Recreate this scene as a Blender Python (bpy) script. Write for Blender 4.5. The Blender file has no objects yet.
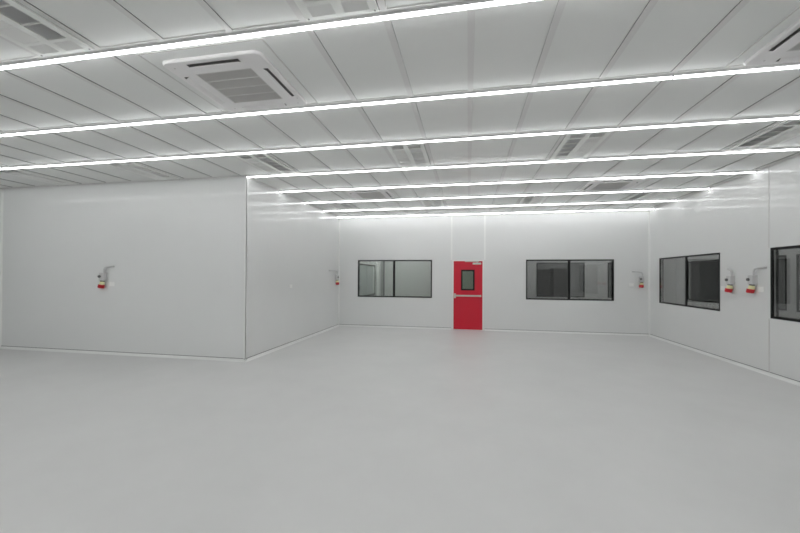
import bpy, math
from mathutils import Vector, Matrix
sc = bpy.context.scene
COL = sc.collection

# ---------------------------------------------------------------- measures
H = 3.541                    # ceiling height
YB, YF, XL, XR = 11.234, 6.21, -4.16, 5.0
XW, YS = -10.16, -5.0        # far left wall, wall behind the camera
TH = 0.08                    # wall panel thickness
YC, XC = 12.9, 6.5           # opposite walls of the corridors
GX = 0.614                   # ceiling grid
GX0 = 0.016
ROWS = [2.533, 3.773, 4.977, 6.202, 7.428, 8.663, 9.868, 10.992]

# ---------------------------------------------------------------- materials
def srgb(c):
    return tuple(((v/255)/12.92 if v/255 <= .04045 else ((v/255+.055)/1.055)**2.4) for v in c)+(1,)

def mat(name, rgb, rough=.5, metal=0, spec=.5, noise=0, nscale=3, bump=0, coat=0, coat_rough=.1):
    m = bpy.data.materials.new(name); m.use_nodes = True
    nt = m.node_tree; b = nt.nodes['Principled BSDF']
    c = srgb(rgb)
    b.inputs['Base Color'].default_value = c
    b.inputs['Roughness'].default_value = rough
    b.inputs['Metallic'].default_value = metal
    b.inputs['Specular IOR Level'].default_value = spec
    b.inputs['Coat Weight'].default_value = coat
    b.inputs['Coat Roughness'].default_value = coat_rough
    if noise or bump:
        tc = nt.nodes.new('ShaderNodeTexCoord')
        n = nt.nodes.new('ShaderNodeTexNoise'); n.inputs['Scale'].default_value = nscale
        n.inputs['Detail'].default_value = 5; n.inputs['Roughness'].default_value = .6
        nt.links.new(tc.outputs['Object'], n.inputs['Vector'])
        if noise:
            r = nt.nodes.new('ShaderNodeMapRange')
            r.inputs['From Min'].default_value = .3; r.inputs['From Max'].default_value = .7
            r.inputs['To Min'].default_value = 1-noise; r.inputs['To Max'].default_value = 1+noise
            nt.links.new(n.outputs['Fac'], r.inputs['Value'])
            h = nt.nodes.new('ShaderNodeHueSaturation'); h.inputs['Color'].default_value = c
            nt.links.new(r.outputs[0], h.inputs['Value'])
            nt.links.new(h.outputs[0], b.inputs['Base Color'])
        if bump:
            bp = nt.nodes.new('ShaderNodeBump'); bp.inputs['Strength'].default_value = bump
            bp.inputs['Distance'].default_value = .01
            nt.links.new(n.outputs['Fac'], bp.inputs['Height'])
            nt.links.new(bp.outputs[0], b.inputs['Normal'])
    return m

def emit(name, rgb, strength):
    m = bpy.data.materials.new(name); m.use_nodes = True
    b = m.node_tree.nodes['Principled BSDF']
    b.inputs['Base Color'].default_value = (.9, .9, .9, 1)
    b.inputs['Emission Color'].default_value = srgb(rgb)
    b.inputs['Emission Strength'].default_value = strength
    return m

def glass(name, tint, refl=1.5):
    m = bpy.data.materials.new(name); m.use_nodes = True
    nt = m.node_tree; nt.nodes.clear()
    o = nt.nodes.new('ShaderNodeOutputMaterial'); mx = nt.nodes.new('ShaderNodeMixShader')
    t = nt.nodes.new('ShaderNodeBsdfTransparent'); g = nt.nodes.new('ShaderNodeBsdfGlossy')
    f = nt.nodes.new('ShaderNodeFresnel')
    ge = nt.nodes.new('ShaderNodeNewGeometry'); mr = nt.nodes.new('ShaderNodeMapRange')      # same reflectance on both faces of the thin sheet
    mr.inputs['To Min'].default_value = refl; mr.inputs['To Max'].default_value = 1/refl
    nt.links.new(ge.outputs['Backfacing'], mr.inputs['Value']); nt.links.new(mr.outputs[0], f.inputs['IOR'])
    t.inputs['Color'].default_value = tint+(1,)
    g.inputs['Roughness'].default_value = .02
    nt.links.new(f.outputs[0], mx.inputs[0]); nt.links.new(t.outputs[0], mx.inputs[1])
    nt.links.new(g.outputs[0], mx.inputs[2]); nt.links.new(mx.outputs[0], o.inputs[0])
    return m

M = dict(
    wall=mat('white_coated_panel', (226, 227, 226), .34, spec=.5, noise=.012, nscale=.6, coat=.5, coat_rough=.08),
    corridor=mat('corridor_panel', (201, 202, 201), .5),
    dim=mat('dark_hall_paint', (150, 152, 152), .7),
    floor=mat('grey_epoxy', (213, 213, 212), .42, spec=.4, noise=.03, nscale=1.1, bump=.02),
    ceil=mat('ceiling_panel', (229, 230, 228), .5, noise=.01, nscale=.7),
    rail=mat('ceiling_rail', (219, 218, 217), .45),
    seal_shade=mat('dark_sealant_and_shade', (95, 95, 94), .8),
    cove=mat('white_cove', (236, 237, 235), .35),
    black=mat('black_frame', (12, 12, 13), .5, spec=.25),
    lamp=emit('lamp_diffuser', (253, 254, 255), 13.0),
    housing=mat('lamp_housing', (215, 215, 215), .4),
    ac=mat('white_plastic', (240, 238, 238), .4),
    acgrille=mat('grille_plastic', (206, 204, 202), .6),
    acrib=mat('grille_rib', (220, 219, 217), .55),
    slot_shade=mat('cavity_shade', (120, 120, 118), .9),
    duct=mat('diffuser_cavity', (212, 212, 216), .9),
    fin=mat('diffuser_fin', (240, 240, 238), .45),
    frame=mat('diffuser_frame', (238, 239, 236), .4),
    red=mat('red_paint', (208, 12, 46), .35),
    steel=mat('brushed_steel', (205, 203, 196), .35, metal=.4),
    sock=mat('grey_socket_plastic', (202, 202, 202), .45),
    dgrey=mat('dark_grey_plastic', (104, 104, 104), .6),
    yellow=mat('yellow_plastic', (230, 226, 176), .5),
    redp=mat('red_plastic', (196, 26, 40), .4),
    white=mat('white_switch_plastic', (238, 238, 236), .4),
    glass=glass('tinted_glass', (.815, .818, .815)),
    glass_l=glass('clear_glass', (.87, .885, .875)),
    glass_g=glass('green_wired_glass', (.58, .66, .59)),
)

# ---------------------------------------------------------------- mesh helpers
class MB:
    def __init__(s): s.v = []; s.f = []; s.mi = []
    def quad(s, pts, mi=0):
        n = len(s.v); s.v += [tuple(p) for p in pts]; s.f.append(tuple(range(n, n+len(pts)))); s.mi.append(mi)
    def box(s, x0, x1, y0, y1, z0, z1, mi=0, side_mi=None):
        n = len(s.v)
        s.v += [(x0,y0,z0),(x1,y0,z0),(x1,y1,z0),(x0,y1,z0),(x0,y0,z1),(x1,y0,z1),(x1,y1,z1),(x0,y1,z1)]
        fs = [(0,3,2,1),(4,5,6,7),(0,1,5,4),(1,2,6,5),(2,3,7,6),(3,0,4,7)]
        for i, f in enumerate(fs):
            s.f.append(tuple(n+k for k in f)); s.mi.append(mi if (i < 2 or side_mi is None) else side_mi)
    def prism(s, prof, axis_from, axis_to, frame, mi=0, caps=True):
        """prof: list of (a,b); frame: (A,B,Cdir) vectors; extruded along C from..to"""
        A, B, Cc = [Vector(q) for q in frame]; n = len(s.v); k = len(prof)
        for t in (axis_from, axis_to):
            for a, b in prof: s.v.append(tuple(A*a+B*b+Cc*t))
        for i in range(k):
            j = (i+1) % k; s.f.append((n+i, n+j, n+k+j, n+k+i)); s.mi.append(mi)
        if caps:
            s.f.append(tuple(n+i for i in reversed(range(k)))); s.mi.append(mi)
            s.f.append(tuple(n+k+i for i in range(k))); s.mi.append(mi)
    def tube(s, pts, r, seg=12, mi=0):
        pts = [Vector(p) for p in pts]; n = len(s.v); m = len(pts); up = None
        for i, p in enumerate(pts):
            d = (pts[min(i+1, m-1)]-pts[max(i-1, 0)]).normalized()
            if up is None:
                up = Vector((0, 0, 1)) if abs(d.z) < .9 else Vector((1, 0, 0))
            a = d.cross(up).normalized(); b = a.cross(d).normalized(); up = b
            rr = r[i] if isinstance(r, (list, tuple)) else r
            for k in range(seg):
                t = 2*math.pi*k/seg; s.v.append(tuple(p+a*math.cos(t)*rr+b*math.sin(t)*rr))
        for i in range(m-1):
            for k in range(seg):
                q = (k+1) % seg
                s.f.append((n+i*seg+k, n+i*seg+q, n+(i+1)*seg+q, n+(i+1)*seg+k)); s.mi.append(mi)
        s.f.append(tuple(n+k for k in reversed(range(seg)))); s.mi.append(mi)
        s.f.append(tuple(n+(m-1)*seg+k for k in range(seg))); s.mi.append(mi)
    def xf(s, mtx):
        s.v = [tuple(mtx @ Vector(p)) for p in s.v]; return s
    def build(s, name, mats, parent=None, bevel=0, smooth=False, loc=(0, 0, 0)):
        if not isinstance(mats, (list, tuple)): mats = [mats]
        me = bpy.data.meshes.new(name); me.from_pydata(s.v, [], s.f); me.validate()
        for m in mats: me.materials.append(m)
        for p, i in zip(me.polygons, s.mi): p.material_index = i
        import bmesh
        b = bmesh.new(); b.from_mesh(me); bmesh.ops.recalc_face_normals(b, faces=b.faces); b.to_mesh(me); b.free()
        if smooth:
            for p in me.polygons: p.use_smooth = True
        o = bpy.data.objects.new(name, me); COL.objects.link(o); o.location = loc
        if parent: o.parent = parent
        if bevel:
            mo = o.modifiers.new('bevel', 'BEVEL'); mo.width = bevel; mo.segments = 2; mo.limit_method = 'ANGLE'
        if smooth:
            es = o.modifiers.new('split', 'EDGE_SPLIT'); es.split_angle = math.radians(35)
        return o

def tag(o, label=None, cat=None, group=None, kind=None):
    if label: o['label'] = label
    if cat: o['category'] = cat
    if group: o['group'] = group
    if kind: o['kind'] = kind
    return o

def empty(name, loc, rz=0):
    o = bpy.data.objects.new(name, None); COL.objects.link(o); o.location = loc
    o.rotation_euler = (0, 0, rz); o.empty_display_size = .1; return o

def copy_tree(o, parent=None):
    c = o.copy(); COL.objects.link(c)
    if parent: c.parent = parent
    for ch in list(o.children): copy_tree(ch, c)
    return c

def holes(mb, u0, u1, z0, z1, hs, put):
    """wall rectangle with rectangular holes; put(ua,ub,za,zb) adds a solid box"""
    us = sorted({u0, u1, *[h[0] for h in hs], *[h[1] for h in hs]})
    for ua, ub in zip(us, us[1:]):
        cuts = sorted([(h[2], h[3]) for h in hs if h[0] <= ua+1e-6 and h[1] >= ub-1e-6])
        z = z0
        for a, b in cuts:
            if a > z: put(ua, ub, z, a)
            z = b
        if z < z1: put(ua, ub, z, z1)

# ---------------------------------------------------------------- room shell
ZW0, ZW1 = .962, 2.148
WIN_B = [(-3.51, -1.105), (1.69, 4.085)]
WIN_R = [(8.358, 10.708), (4.78, 7.118)]
DOOR = (-.475, .465, 0, 2.141)

fb = MB(); fb.box(-12, 11, YS-.1, 18.5, -.1, 0)
tag(fb.build('floor', M['floor']), 'smooth pale grey epoxy floor of the empty cleanroom', 'floor', kind='structure')
cb = MB(); cb.box(-12, 11, YS-.1, 18.5, H, H+.1)
tag(cb.build('ceiling', M['ceil']), 'pale grey panelled cleanroom ceiling above the long light lines', 'ceiling', kind='structure')

def wall_y(name, y0, y1, x0, x1, hs, m, label):
    b = MB(); holes(b, x0, x1, 0, H, hs, lambda a, c, z0, z1: b.box(a, c, y0, y1, z0, z1))
    return tag(b.build(name, m), label, 'wall', kind='structure')
def wall_x(name, x0, x1, y0, y1, hs, m, label):
    b = MB(); holes(b, y0, y1, 0, H, hs, lambda a, c, z0, z1: b.box(x0, x1, a, c, z0, z1))
    return tag(b.build(name, m), label, 'wall', kind='structure')

wall_y('wall_back', YB, YB+TH, XL-TH, XR+TH, [(a, b, ZW0, ZW1) for a, b in WIN_B]+[DOOR], M['wall'],
       'far white panel wall with the red door and two black framed windows')
wall_x('wall_right', XR, XR+TH, YS, YB, [(a, b, ZW0, ZW1) for a, b in WIN_R], M['wall'],
       'right hand white panel wall with two windows and two red sockets')
wall_y('wall_left_front', YF, YF+TH, XW, XL, [], M['wall'], 'broad white panel wall facing the camera on the left')
wall_x('wall_left_return', XL-TH, XL, YF+TH, YB, [], M['wall'], 'white panel wall running from the left corner back to the far wall')
wall_x('wall_left', XW-TH, XW, YS, YF+TH, [], M['wall'], 'white wall at the far left edge of the room')
wall_y('wall_behind', YS-.08, YS, XW-TH, XR+TH, [], M['wall'], 'white wall closing the room behind the camera')

# ceiling grid : protruding bars with dark sealed sides
RAIL_H, RAIL_W, BAR_W = .007, .10, .055
def rail_set(rows):
    b = MB()
    for y in rows:
        x0 = XW if y < YF-.05 else XL
        w = RAIL_W/2
        b.box(x0, XR, max(y-w, -9), min(y+w, YB-.002), H-RAIL_H, H, 0, 1)
    return b
ALLROWS = [ROWS[0]-1.225*k for k in range(6, 0, -1)]+ROWS
tag(rail_set(ALLROWS).build('trim_1', [M['rail'], M['rail']]), 'grey ceiling rails carrying the rows of light lines', 'ceiling rail', kind='structure')
b = MB()
edges = [YS]+ALLROWS+[YB]
AC_POS = [(-2.215, 0), (2.855, 0), (-2.215, 4), (2.855, 4)]      # x centre, row index of the light in front
for ri in range(len(edges)-1):
    ya, yb_ = edges[ri]+RAIL_W/2, edges[ri+1]-RAIL_W/2
    if ri == 0: ya = YS
    if yb_-ya < .05: continue
    k = -17
    while k*GX+GX0 < XR-.05:
        x = k*GX+GX0
        left = XW if ya < YF-.3 else XL
        rowi = ri-7          # index of the light row on the near side, 0 = first visible
        skip = any(rowi == r and abs(x-cx) < .60 for cx, r in AC_POS)
        if x-BAR_W/2 > left and not skip:
            b.box(x-BAR_W/2, x+BAR_W/2, ya, yb_, H-RAIL_H, H, 0, 1)
        k += 1
tag(b.build('trim_2', [M['rail'], M['seal_shade']]), 'narrow grey ceiling joint strips running away from the camera', 'ceiling joint', kind='structure')

# cove where the walls meet the ceiling, corner strips and panel joints
b = MB(); t = .022
b.box(XW, XL, YF-t, YF, H-t, H); b.box(XL, XL+t, YF-t, YB, H-t, H)
b.box(XL+t, XR-t, YB-t, YB, H-t, H); b.box(XR-t, XR, YS, YB, H-t, H); b.box(XW, XW+t, YS, YF-t, H-t, H)
tag(b.build('trim_3', M['rail']), 'thin grey angle strip where walls meet the ceiling', 'trim', kind='structure')
b = MB()
def cove(cx, cy, sx, sy, r=.038):
    prof = [(0, 0)]+[(r*(1-math.sin(a)), r*(1-math.cos(a))) for a in [math.pi/2*i/6 for i in range(7)]]
    b.prism([(cx+sx*p, cy+sy*q) for p, q in prof], .05, H-.03, ((1,0,0),(0,1,0),(0,0,1)))
cove(XL, YB, 1, -1); cove(XR, YB, -1, -1); cove(XW, YF, 1, -1)
b.box(XL-.035, XL+.006, YF-.006, YF+.002, .0, H-.03); b.box(XL-.002, XL+.006, YF-.006, YF+.035, .0, H-.03)
for s in (-.505, .495):
    b.box(s-.025, s+.025, YB-.006, YB+.001, 2.141, H-.03)
tag(b.build('trim_4', M['cove']), 'white vertical corner strips and joint strips over the red door', 'trim', kind='structure')
b = MB()
b.box(XR-.003, XR+.001, 7.152-.009, 7.152+.009, .05, ZW0-.01)
b.box(XR-.003, XR+.001, 7.152-.006, 7.152+.006, ZW1, H-.03)
tag(b.build('trim_5', M['acgrille']), 'thin grey vertical joint on the right wall beside the nearer window', 'trim', kind='structure')

def skirting(name, segs, label):
    b = MB(); h, d = .047, .053
    for (p, q, n) in segs:
        p, q, n = Vector(p+(0,)), Vector(q+(0,)), Vector(n+(0,)); L = (q-p); Cd = L.normalized()
        prof = [(0, 0), (0, h), (.006, h)]+[(.006+(d-.006)*(1-math.cos(a)), h*(1-math.sin(a))) for a in [math.pi/2*i/6 for i in range(1, 7)]]
        m = MB(); m.prism(prof, 0, L.length, (n, (0,0,1), Cd), 0); m.prism([(0, h), (0, h+.010), (.002, h+.010), (.002, h)], 0, L.length, (n, (0,0,1), Cd), 1)  # thin dark strip above the cove paints in a shadow groove
        m.xf(Matrix.Translation(p)); k = len(b.v); b.v += m.v; b.f += [tuple(i+k for i in f) for f in m.f]; b.mi += m.mi
    return tag(b.build(name, [M['cove'], M['seal_shade']]), label, 'baseboard', kind='structure')
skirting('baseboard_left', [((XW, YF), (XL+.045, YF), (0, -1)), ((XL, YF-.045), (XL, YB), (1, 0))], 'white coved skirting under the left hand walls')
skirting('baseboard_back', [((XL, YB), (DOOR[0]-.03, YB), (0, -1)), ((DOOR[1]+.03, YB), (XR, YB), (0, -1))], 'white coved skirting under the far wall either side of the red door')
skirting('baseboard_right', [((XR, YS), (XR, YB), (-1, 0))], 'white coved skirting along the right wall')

# ---------------------------------------------------------------- corridors and halls seen through the windows
FW_B = [(2.28, 3.80, .96, 2.12), (4.50, 5.85, .96, 2.12)]
FW_R = [(8.85, 12.3, .96, 2.12), (5.9, 8.62, .96, 2.12)]
wall_y('wall_corridor_back', YC, YC+TH, 1.1, XC+TH, FW_B, M['corridor'], 'opposite corridor wall seen through the window right of the red door')
wall_x('wall_corridor_right', XC, XC+TH, YS, YC, FW_R, M['corridor'], 'opposite corridor wall seen through the windows of the right wall')
wall_x('wall_corridor_divider', 1.1, 1.1+TH, YB+TH, YC, [], M['corridor'], 'cross wall closing the back corridor beside the red door')
wall_y('wall_lobby_back', 13.2, 13.28, -3.11, 1.1, [], M['corridor'], 'pale wall seen through the window left of the red door')
wall_x('wall_lobby_side', -3.98, -3.9, YB+TH, 16.5, [(12.3, 14.9, .85, 2.09)], M['corridor'], 'side wall with a glazed strip seen through the left window')
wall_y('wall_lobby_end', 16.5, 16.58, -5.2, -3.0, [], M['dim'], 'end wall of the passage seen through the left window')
wall_x('wall_lobby_inner', -3.11, -3.03, 13.28, 16.5, [], M['corridor'], 'inner passage wall seen through the left window')
wall_x('wall_lobby_outer', -5.2, -5.12, YB+TH, 16.5, [], M['corridor'], 'outer wall beyond the glazed strip of the lobby')
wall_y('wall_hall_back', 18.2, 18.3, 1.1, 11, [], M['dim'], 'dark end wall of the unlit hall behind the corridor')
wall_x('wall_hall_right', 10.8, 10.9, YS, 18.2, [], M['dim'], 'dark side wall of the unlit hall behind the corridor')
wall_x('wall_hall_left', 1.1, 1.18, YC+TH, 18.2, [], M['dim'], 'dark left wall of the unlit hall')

wn = [0]
def window(axis, base, inward, u0, u1, z0, z1, mull, label, gm, t=.035, both=True, depth=TH, fm=None):
    """axis 'x': runs along x on plane y=base; 'y': runs along y on plane x=base. inward = room side sign"""
    wn[0] += 1; name = 'window_%d' % wn[0]
    uc = (u0+u1)/2
    loc = (uc, base, z0) if axis == 'x' else (base, uc, z0)
    e = empty(name, loc); tag(e, label, 'window', kind='structure')
    a, c, h = u0-uc, u1-uc, z1-z0
    def bx(m, ua, ub, za, zb, d0, d1):
        da, db = sorted((-inward*d0, -inward*d1))
        if axis == 'x': m.box(ua, ub, da, db, za, zb)
        else: m.box(da, db, ua, ub, za, zb)
    D = .022
    f = MB()
    bx(f, a, c, 0, t, -.004, D); bx(f, a, c, h-t, h, -.004, D)
    bx(f, a, a+t, t, h-t, -.004, D); bx(f, c-t, c, t, h-t, -.004, D)
    f.build('window_frame', M['black'], e)
    stops = [a+t]
    if mull is not None:
        m = mull-uc; g = MB(); w = .034 if axis == 'x' else .026; bx(g, m-w, m+w, t, h-t, -.004, D); g.build('mullion', M['black'], e)
        spans = [(a+t, m-w), (m+w, c-t)]
    else: spans = [(a+t, c-t)]
    for s0, s1 in spans:
        g = MB(); bx(g, s0, s1, t, h-t, .002, .008); g.build('pane', gm, e)
    if both:
        g = MB(); bx(g, a, c, 0, h, depth-.008, depth-.002); g.build('pane', gm, e)
        g = MB()
        for q in ((a, c, 0, t), (a, c, h-t, h), (a, a+t, t, h-t), (c-t, c, t, h-t)): bx(g, *q, depth-.001, depth+.006)
        g.build('rear_frame', M['black'], e)
    return e
window('x', YB, -1, *WIN_B[0], ZW0, ZW1, -2.315, 'black framed window in the far wall left of the red door', M['glass_l'])
window('x', YB, -1, *WIN_B[1], ZW0, ZW1, 2.887, 'black framed window in the far wall right of the red door', M['glass'])
window('y', XR, -1, *WIN_R[0], ZW0, ZW1, 9.517, 'two-pane window in the right wall nearest the far corner', M['glass'], t=.03)
window('y', XR, -1, *WIN_R[1], ZW0, ZW1, 5.9, 'nearer window in the right wall cut by the photo edge', M['glass'], t=.04)
for (a, c, z0, z1), n in zip(FW_B, ('behind the left pane', 'at the right end')):
    window('x', YC, -1, a, c, z0, z1, None, 'dark window across the corridor %s of the far right window' % n, M['glass'], both=False)
for (a, c, z0, z1), n in zip(FW_R, ('far', 'near')):
    window('y', XC, -1, a, c, z0, z1, None, 'dark window across the right corridor, %s one' % n, M['glass'], both=False)
window('y', -3.9, -1 if False else 1, 12.3, 14.9, .85, 2.09, None, 'glazed strip in the side wall seen through the far left window', M['glass_l'], t=.05, both=False)
b = MB(); b.box(-3.9, -3.76, 15.2, 15.4, 0, H)
tag(b.build('trim_6', M['cove']), 'bright white pillar seen through the window left of the door', 'pillar', kind='structure')
b = MB(); b.box(-3.125, -3.085, 13.185, 13.225, 0, H)
tag(b.build('trim_7', M['seal_shade']), 'dark corner strip seen through the window left of the door', 'trim', kind='structure')

# dark machine cabinets standing in the unlit hall
def cabinet(x, w, y, h, label):
    e = empty('equipment_cabinet', (x, y, 0)); tag(e, label, 'cabinet')
    m = MB(); m.box(-w/2, w/2, 0, .6, .08, h); m.build('body', M['dgrey'], e, bevel=.01)
    m = MB(); m.box(-w/2+.03, w/2-.03, -.02, 0, .12, h-.04); d = m.build('door', M['dgrey'], e)
    m = MB(); m.box(w/2-.09, w/2-.06, -.045, -.02, 1.0, 1.2); m.build('handle', M['dgrey'], d)
    m = MB(); m.box(-w/2+.02, w/2-.02, .03, .57, 0, .08); m.build('plinth', M['black'], e)
cabinet(2.88, .55, 15.0, 1.93, 'dark tall cabinet behind the window right of the red door, left of two')
cabinet(3.53, .50, 15.0, 1.98, 'dark tall cabinet behind the window right of the red door, right of two')

# ---------------------------------------------------------------- red door
d = empty('door_1', (-.005, YB, 0)); tag(d, 'red steel exit door with small glazed panel and push bar', 'door', kind='structure')
d.scale.z = 1.0098
m = MB()
m.box(-.47, -.437, -.012, TH, 0, 2.12); m.box(.437, .47, -.012, TH, 0, 2.12); m.box(-.437, .437, -.012, TH, 2.09, 2.12)
m.box(-.437, .437, 0.0, TH, 0, .012)
m.build('door_frame', M['cove'], d, bevel=.003)
m = MB(); holes(m, -.434, .434, .014, 2.087, [(-.205, .195, 1.205, 1.82)], lambda a, c, z0, z1: m.box(a, c, .004, .05, z0, z1))
lf = m.build('door_leaf', M['red'], d)
m = MB()
for a, c, z0, z1 in ((-.21, .20, 1.20, 1.245), (-.21, .20, 1.78, 1.825), (-.21, -.165, 1.245, 1.78), (.155, .20, 1.245, 1.78)):
    m.box(a, c, -.006, .056, z0, z1)
g = m.build('vision_frame', M['black'], d)
m = MB(); m.box(-.165, .155, .02, .028, 1.245, 1.78); m.build('pane', M['glass_g'], g)
m = MB(); m.box(-.395, .39, -.075, -.035, 1.015, 1.06)
pb = m.build('push_bar', M['steel'], d, bevel=.006)
m = MB(); m.box(-.42, -.365, -.085, .004, .965, 1.105); m.build('latch_case', M['steel'], pb, bevel=.006)
m = MB(); m.box(.35, .40, -.07, .004, 1.01, 1.065); m.build('end_bracket', M['steel'], pb, bevel=.006)
m = MB(); m.box(.14, .39, -.055, .004, 1.985, 2.04)
cl = m.build('door_closer', M['steel'], d, bevel=.005)
m = MB(); m.box(-.09, .33, -.035, -.012, 2.065, 2.095); m.tube([(.27, -.03, 2.04), (.27, -.03, 2.08)], .012, 10)
m.build('closer_arm', M['steel'], cl)

# ---------------------------------------------------------------- linear lights
def light_line(x0, x1, y, label, group='linear lights along the ceiling rows'):
    L = x1-x0; e = empty('linear_light', ((x0+x1)/2, y, H-RAIL_H)); tag(e, label, 'ceiling light', group)
    m = MB(); m.box(-L/2, L/2, -.019, .019, -.020, 0); m.build('housing', M['housing'], e)
    prof = [(-.0165, -.020)]+[(-.0165*math.cos(a), -.021-.0145*math.sin(a)) for a in [math.pi*i/8 for i in range(9)]]+[(.0165, -.020)]
    m = MB(); m.prism(prof, -L/2+.005, L/2-.005, ((0,1,0),(0,0,1),(1,0,0)))
    m.build('diffuser', M['lamp'], e, smooth=True)
    for s in (-1, 1):
        m = MB(); m.prism([(p*1.05, q*1.01) for p, q in prof], s*(L/2-.005), s*L/2, ((0,1,0),(0,0,1),(1,0,0)))
        m.build('end_cap', M['housing'], e)
    return e
rn = ['first row from the camera', 'second row', 'third row', 'fourth row, ending at the left corner', 'fifth row', 'sixth row', 'seventh row', 'last row beside the far wall']
J0, J1 = -4.195, 1.868
for i, y in enumerate(ROWS):
    r = rn[i]
    if i < 3:
        light_line(XW+.006, J0-.003, y, 'white light line over the left wall area, %s' % r)
        light_line(J0+.003, J1-.003, y, 'long white light line in mid ceiling, %s' % r)
    else:
        light_line(XL+.012, J1-.003, y, 'long white light line from the left return wall, %s' % r)
    light_line(J1+.003, XR-.012, y, 'short white light line reaching the right wall, %s' % r)
for k, y in enumerate(ALLROWS[:6]):  # rows out of view, added to match the room's lighting
    light_line(XW+.02, XR-.012, y, 'added full width white light line out of view, above and behind the camera', 'added unseen light lines above and behind the camera')

# ---------------------------------------------------------------- ceiling cassettes
def rrect(hw, r, n=6):
    o = []
    for cx, cy, a0 in ((hw-r, hw-r, 0), (-hw+r, hw-r, 90), (-hw+r, -hw+r, 180), (hw-r, -hw+r, 270)):
        for i in range(n+1):
            a = math.radians(a0+90*i/n); o.append((cx+r*math.cos(a), cy+r*math.sin(a)))
    return o
def make_cassette(label):
    e = empty('cassette_air_conditioner', (0, 0, 0)); tag(e, label, 'air conditioner', 'ceiling cassette air conditioners')
    D = .042
    # flat closing sheet of the ceiling opening
    m = MB(); m.box(-.59, .59, -.60, .495, -.005, 0); m.build('mounting_frame', M['ceil'], e)
    m = MB()
    for q in ((-.59, .59, -.60, -.59), (-.59, .59, .487, .495), (-.59, -.58, -.59, .487), (.58, .59, -.59, .487)):
        m.box(*q, -.008, -.005)
    m.build('opening_trim', M['acgrille'], e)
    m = MB(); o0, o1 = rrect(.485, .065), rrect(.475, .055)
    n = len(o0); v0 = len(m.v)
    rings = [(o0, -.005), (o0, -.022), (o1, -.032)]
    for o, z in rings: m.v += [(x, y, z) for x, y in o]
    for a in range(2):
        for i in range(n):
            j = (i+1) % n; m.f.append((v0+a*n+i, v0+a*n+j, v0+(a+1)*n+j, v0+(a+1)*n+i)); m.mi.append(0)
    # bottom face with 5 openings: grille and four slots, laid as strips
    G = .285; S0, S1, SW = .385, .433, .255
    cuts = [(-G, G, -G, G)]+[(-SW, SW, -S1, -S0), (-SW, SW, S0, S1), (-S1, -S0, -SW, SW), (S0, S1, -SW, SW)]
    xs = sorted({-.42, .42, *[c for q in cuts for c in q[:2]]}); xs = [x for x in xs if -.4201 <= x <= .4201]
    R = .42; cuts2 = cuts
    allx = sorted({-.475, .475, -.42, .42, -.433, .433, -.385, .385, -SW, SW, -G, G})
    zb = -.032
    for xa, xb in zip(allx, allx[1:]):
        for ya, yb in zip(allx, allx[1:]):
            cx, cy = (xa+xb)/2, (ya+yb)/2
            if abs(cx) > .42 and abs(cy) > .42: continue
            if any(c[0] < cx < c[1] and c[2] < cy < c[3] for c in cuts): continue
            m.quad([(xa, ya, zb), (xb, ya, zb), (xb, yb, zb), (xa, yb, zb)])
    for sx, sy in ((1, 1), (-1, 1), (-1, -1), (1, -1)):
        arc = [(.42+.055*math.cos(math.radians(t)), .42+.055*math.sin(math.radians(t))) for t in range(0, 91, 15)]
        m.quad([(sx*.42, sy*.42, zb)]+[(sx*p, sy*q, zb) for p, q in arc])
    for c in cuts:   # lips, greyed to paint in the shade inside the openings
        x0, x1, y0, y1 = c
        for p, q in (((x0, y0), (x1, y0)), ((x1, y0), (x1, y1)), ((x1, y1), (x0, y1)), ((x0, y1), (x0, y0))):
            m.quad([(*p, zb), (*q, zb), (*q, -.008), (*p, -.008)], 1)
    m.build('panel', [M['ac'], M['slot_shade']], e)
    m = MB(); m.box(-.45, .45, -.45, .45, -.008, -.007); m.build('inner_cavity', M['slot_shade'], e)
    # intake grille: fine slats crossed by raised ribs
    m = MB(); m.box(-G, G, -G, G, -.024, -.012); k = 46
    for i in range(k):
        y = -G+2*G*(i+.5)/k; m.box(-G+.004, G-.004, y-.0032, y+.0032, -.029, -.024)
    g = m.build('intake_grille', M['acgrille'], e)
    m = MB()
    for y in (-.142, 0, .142): m.box(-G, G, y-.008, y+.008, -.031, -.022)
    for s in (-1, 1): m.box(-G, G, min(s*G, s*(G-.008)), max(s*G, s*(G-.008)), -.033, -.020); m.box(min(s*G, s*(G-.008)), max(s*G, s*(G-.008)), -G, G, -.033, -.020)
    m.build('grille_rib', M['acrib'], g)
    # vanes: inner edge high, outer edge low
    for a in range(4):
        v = MB(); th = math.radians(90*a)
        prof = [(-.5*(S1-S0)+.001, -.031), (-.5*(S1-S0)+.001, -.034), (.008, -.052), (.009, -.049)]
        v.prism(prof, -SW+.006, SW-.006, ((1,0,0),(0,0,1),(0,1,0)))
        v.xf(Matrix.Rotation(th, 4, 'Z') @ Matrix.Translation(((S0+S1)/2, 0, 0))).build('air_vane', M['ac'], e)
    m = MB()
    for x, y in ((-.40, -.40), (.40, .40), (-.36, .40), (.44, .30), (-.44, .20)):
        m = MB(); m.tube([(x, y, -.034), (x, y, -.031)], .008, 8); m.build('screw_cover', M['acgrille'], e)
    return e
ac_lab = ['square white air conditioner cassette at upper left between the first two light rows',
          'white air conditioner cassette cut by the right photo edge between the first two light rows',
          'small far air conditioner cassette left of centre between fifth and sixth light rows',
          'small far air conditioner cassette right of centre between fifth and sixth light rows']
proto = make_cassette(ac_lab[0])
ac_xy = [(-2.215, 3.215), (2.855, 3.215), (-2.215, 8.08), (2.855, 8.08)]
for i, (x, y) in enumerate(ac_xy):
    o = proto if i == 0 else copy_tree(proto)
    o.location = (x, y, H); o['label'] = ac_lab[i]

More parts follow.
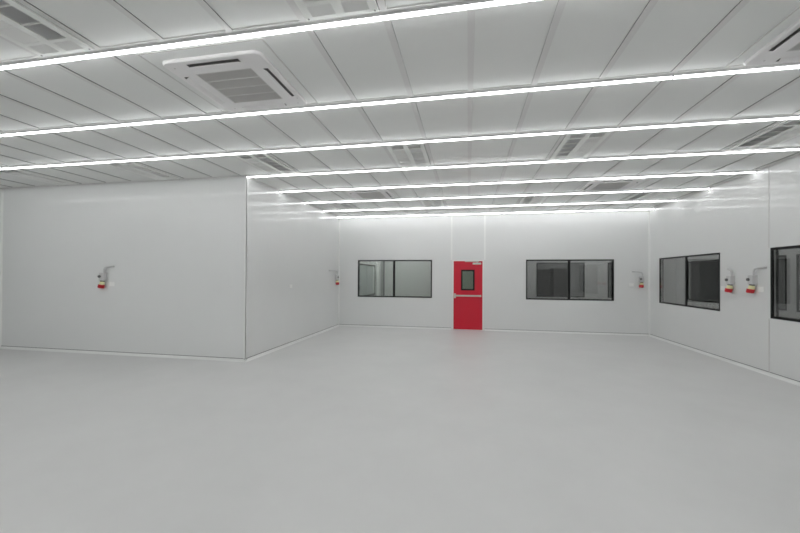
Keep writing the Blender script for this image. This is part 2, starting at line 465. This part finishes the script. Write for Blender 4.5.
# ---------------------------------------------------------------- louvred ceiling diffusers
def make_diffuser(label):
    e = empty('ceiling_diffuser', (0, 0, 0)); tag(e, label, 'ceiling vent', 'louvred ceiling diffusers')
    W, L = .545, 1.115; D = .020
    hx, hy = W/2, L/2
    cols = [(-.215, -.035), (.035, .215)]        # two louvre columns
    y_blocks = [(-.50, -.35)]+[(-.31+i*.1775, -.31+i*.1775+.168) for i in range(4)]+[(.42, .525)]
    cuts = [(a, c, p, q) for a, c in cols for p, q in y_blocks]
    us = sorted({-hx, hx, *[v for c in cols for v in c]}); vs = sorted({-hy, hy, *[v for q in y_blocks for v in q]})
    m = MB()
    for xa, xb in zip(us, us[1:]):
        for ya, yb in zip(vs, vs[1:]):
            cx, cy = (xa+xb)/2, (ya+yb)/2
            if any(c[0] < cx < c[1] and c[2] < cy < c[3] for c in cuts): continue
            m.quad([(xa, ya, -D), (xb, ya, -D), (xb, yb, -D), (xa, yb, -D)])
    def ring(x0, x1, y0, y1):
        for p, q in (((x0, y0), (x1, y0)), ((x1, y0), (x1, y1)), ((x1, y1), (x0, y1)), ((x0, y1), (x0, y0))):
            m.quad([(*p, -D), (*q, -D), (*q, 0), (*p, 0)])
    ring(-hx, hx, -hy, hy)
    for c in cuts: ring(*c)
    m.build('frame', M['frame'], e)
    m = MB(); m.box(-hx-.006, hx+.006, -hy-.004, hy+.004, -.005, 0); m.build('gasket', M['seal_shade'], e)
    m = MB(); m.box(-hx+.01, hx-.01, -hy+.01, hy-.01, -.007, -.005); m.build('duct_plate', M['duct'], e)
    p = .0145
    def fins(box, axis, sgn):
        x0, x1, y0, y1 = box; f = MB()
        lo, hi = (x0, x1) if axis == 'x' else (y0, y1)
        n = int((hi-lo)/p); st = (hi-lo)/n
        for i in range(n):
            c = lo+st*(i+.5); a, bb = c-sgn*st*.50, c+sgn*st*.48
            q = [(a, -.009), (a+.0012, -.0075), (bb+.0012, -D+.0015), (bb, -D)]
            if axis == 'x': f.prism(q, y0, y1, ((1,0,0),(0,0,1),(0,1,0)))
            else: f.prism(q, x0, x1, ((0,1,0),(0,0,1),(1,0,0)))
        return f
    def merge(a, b_):
        k = len(a.v); a.v += b_.v; a.f += [tuple(i+k for i in t) for t in b_.f]; a.mi += b_.mi
    for s, (a, c) in zip((-1, 1), cols):
        f = MB()
        for y0, y1 in y_blocks[1:-1]: merge(f, fins((a, c, y0, y1), 'x', s))
        f.build('side_louvre', M['fin'], e)
        fins((a, c, *y_blocks[0]), 'y', -1).build('end_louvre', M['fin'], e)
        fins((a, c, *y_blocks[-1]), 'y', 1).build('end_louvre', M['fin'], e)
    for sx in (-1, 1):
        for sy in (-1, 1):
            m = MB(); m.tube([(sx*.25, sy*.541, -.0225), (sx*.25, sy*.541, -.019)], .007, 8); m.build('screw', M['dgrey'], e)
    return e
def mid(k): return k*GX+GX0+GX/2
difs = [
    (mid(-6), ROWS[0]-.6125, 'louvred ceiling diffuser in the top left corner, above the first light row'),
    (mid(-2), ROWS[0]-.6125, 'ceiling diffuser cut by the top photo edge, left of centre above the first light row'),
    (mid(2), ROWS[0]-.6125, None),
    (mid(-14), (ROWS[2]+ROWS[3])/2, 'ceiling diffuser at the far left above the wide left wall'),
    (mid(-10), (ROWS[2]+ROWS[3])/2, 'ceiling diffuser above the wide left wall, second from the left edge'),
    (mid(-6), (ROWS[2]+ROWS[3])/2, 'ceiling diffuser just above the left block corner between third and fourth light rows'),
    (mid(-2), (ROWS[2]+ROWS[3])/2, 'ceiling diffuser left of centre between third and fourth light rows'),
    (mid(2), (ROWS[2]+ROWS[3])/2, 'ceiling diffuser right of centre between third and fourth light rows'),
    (mid(6), (ROWS[2]+ROWS[3])/2, 'ceiling diffuser at the right edge above the right wall windows'),
    (mid(-6), (ROWS[5]+ROWS[6])/2, 'small far ceiling diffuser beside the left return wall'),
    (mid(-2), (ROWS[5]+ROWS[6])/2, 'small far ceiling diffuser above and left of the red door'),
    (mid(2), (ROWS[5]+ROWS[6])/2, 'small far ceiling diffuser above and right of the red door'),
    (mid(6), (ROWS[5]+ROWS[6])/2, 'small far ceiling diffuser beside the right wall'),
]
proto = None
for x, y, lab in difs:
    if lab is None: continue
    if proto is None: proto = o = make_diffuser(lab)
    else: o = copy_tree(proto)
    o.location = (x, y, H); o['label'] = lab

# ---------------------------------------------------------------- wall power sockets
def socket(loc, rz, bend, label, plate_du=None):
    """local frame: +x right along the wall as seen, -y out of the wall, z up"""
    e = empty('industrial_socket', loc, rz); tag(e, label, 'power socket', 'red industrial wall sockets')
    m = MB(); m.box(-.058, .058, -.080, 0, -.088, .078); h = m.build('housing', M['sock'], e, bevel=.008)
    m = MB(); m.tube([(-.030, -.080, .0), (-.030, -.104, .0)], [.028, .025], 16); m.box(-.035, -.025, -.110, -.102, -.022, .022)
    m.build('switch_knob', M['dgrey'], e)
    x, zt = .03, .073
    s = 1 if bend > 0 else -1
    pts = [(x, -.04, zt), (x, -.04, zt+.05)]
    for i in range(1, 7):
        a = math.pi/2*i/6*.85; pts.append((x+s*.06*(1-math.cos(a)), -.04, zt+.05+.07*math.sin(a)))
    lx, _, lz = pts[-1]; pts.append((lx+s*.06, -.036, lz+.014)); pts.append((x+s*abs(bend), -.03, lz+.020))
    for i in range(1, 4): pts.append((x+s*(abs(bend)+.006*i), -.03+.0105*i, lz+.020))
    m = MB(); m.tube(pts, .017, 12); m.build('conduit', M['sock'], e, smooth=True)
    m = MB(); m.tube([(.003, -.048, -.086), (.002, -.050, -.108)], [.042, .038], 16); m.build('cable_gland', M['dgrey'], e)
    m = MB(); m.tube([(0, -.050, -.105), (0, -.052, -.135), (-.002, -.056, -.170)], [.036, .044, .048], 20); m.build('yellow_collar', M['yellow'], e, smooth=True)
    m = MB(); m.tube([(-.007, -.060, -.170), (-.016, -.068, -.230), (-.017, -.069, -.240)], [.057, .055, .044], 20); m.build('socket_cap', M['redp'], e, smooth=True)
    m = MB(); m.box(-.02, .02, -.045, 0, -.13, -.088); m.build('wall_bracket', M['sock'], e)
    return e
def plate(loc, rz, w, h, label):
    e = empty('switch_plate', loc, rz); tag(e, label, 'wall plate', 'small white wall plates')
    m = MB(); m.box(-w/2, w/2, -.012, 0, -h/2, h/2); m.build('plate', M['white'], e, bevel=.004)
    m = MB(); m.box(-w*.22, w*.22, -.016, -.011, -h*.25, h*.25); m.build('rocker', M['white'], e, bevel=.002)
RR, RL = -math.pi/2, math.pi/2
socket((-7.40, YF, 1.60), 0, .19, 'grey socket with dark red cap on the broad left wall facing the camera')
socket((XL, 10.96, 1.59), RL, -.62, 'small grey socket with red cap on the return wall beside the far left corner')
socket((4.775, YB, 1.59), 0, -.22, 'small grey socket with red cap on the far wall by the right corner')
socket((XR, 8.00, 1.60), RR, -.12, 'grey socket with red cap beside the two-pane window in the right wall')
socket((XR, 7.455, 1.61), RR, .21, 'grey socket with red cap on the right wall beside the panel joint')
plate((-7.215, YF, 1.445), 0, .115, .085, 'white plate beside the socket on the broad left wall')
plate((XL, 7.975, 1.385), RL, .12, .08, 'lone white plate low on the left return wall')
plate((4.53, YB, 1.42), 0, .12, .08, 'white plate left of the socket on the far wall by the right corner')
plate((XR, 8.27, 1.43), RR, .12, .08, 'white plate on the right wall beside the far window, left of the socket pair')
plate((XR, 7.305, 1.44), RR, .12, .09, 'white plate on the right wall between the right socket and the panel joint')

# ---------------------------------------------------------------- unseen fill lights added to brighten the spaces behind the glass
def area(name, loc, sx, sy, w, label, col=(1, 1, 1)):
    l = bpy.data.lights.new(name, 'AREA'); l.shape = 'RECTANGLE'; l.size = sx; l.size_y = sy; l.energy = w; l.color = col
    o = bpy.data.objects.new(name, l); COL.objects.link(o); o.location = loc
    return tag(o, label, 'lamp')
area('corridor_fill', (3.6, 12.1, H-.02), 4.5, .12, 44, 'added fill light over the corridor behind the far right window')
area('corridor_fill', (5.8, 5.0, H-.02), .12, 13, 68, 'added fill light over the corridor behind the right wall')
area('lobby_fill', (-2.2, 12.3, H-.02), 2.2, .12, 42, 'added fill light over the lobby behind the far left window', (1, .99, 1))
area('outer_fill', (-4.55, 14, H-.02), .3, 3, 150, 'added fill light beyond the glazed strip left of the lobby')
area('passage_fill', (-3.5, 14.9, H-.02), .12, 1.6, 34, 'added fill light over the passage behind the lobby')

area('hall_fill', (4.5, 15.5, H-.02), .12, 3, 110, 'added fill light in the dim hall behind the corridor')
area('hall_fill', (8.6, 8.0, H-.02), .12, 8, 240, 'added fill light in the dim hall right of the corridor')

# ---------------------------------------------------------------- world, camera
w = bpy.data.worlds.new('world'); sc.world = w; w.use_nodes = True
w.node_tree.nodes['Background'].inputs[0].default_value = (.6, .62, .65, 1)
w.node_tree.nodes['Background'].inputs[1].default_value = .02

f, cyp, yaw, pitch, roll = 360.696, 273.5119, .1867, .0068, .0051
r = Vector((math.cos(yaw), math.sin(yaw), 0)); fw = Vector((-math.sin(yaw), math.cos(yaw), 0)); up = Vector((0, 0, 1))
fw2 = math.cos(pitch)*fw+math.sin(pitch)*up; up2 = math.cos(pitch)*up-math.sin(pitch)*fw
rr = math.cos(roll)*r+math.sin(roll)*up2; uu = math.cos(roll)*up2-math.sin(roll)*r
cam = bpy.data.cameras.new('camera'); co = bpy.data.objects.new('camera', cam); COL.objects.link(co)
mw = Matrix((( rr.x, uu.x, -fw2.x, 0), (rr.y, uu.y, -fw2.y, 0), (rr.z, uu.z, -fw2.z, 1.642), (0, 0, 0, 1)))
co.matrix_world = mw
cam.sensor_fit = 'HORIZONTAL'; cam.sensor_width = 36; cam.lens = f/800*36
cam.shift_y = (cyp-266.5)/800; cam.clip_start = .05; cam.clip_end = 100
sc.camera = co

sc.view_settings.view_transform = 'Standard'; sc.view_settings.look = 'None'
sc.view_settings.exposure = -.06; sc.view_settings.gamma = 1; sc.view_settings.use_curve_mapping = False
sc.cycles.use_denoising = True; sc.cycles.filter_width = 1.6
sc.cycles.max_bounces = 10; sc.cycles.diffuse_bounces = 6; sc.cycles.glossy_bounces = 4; sc.cycles.transparent_max_bounces = 16
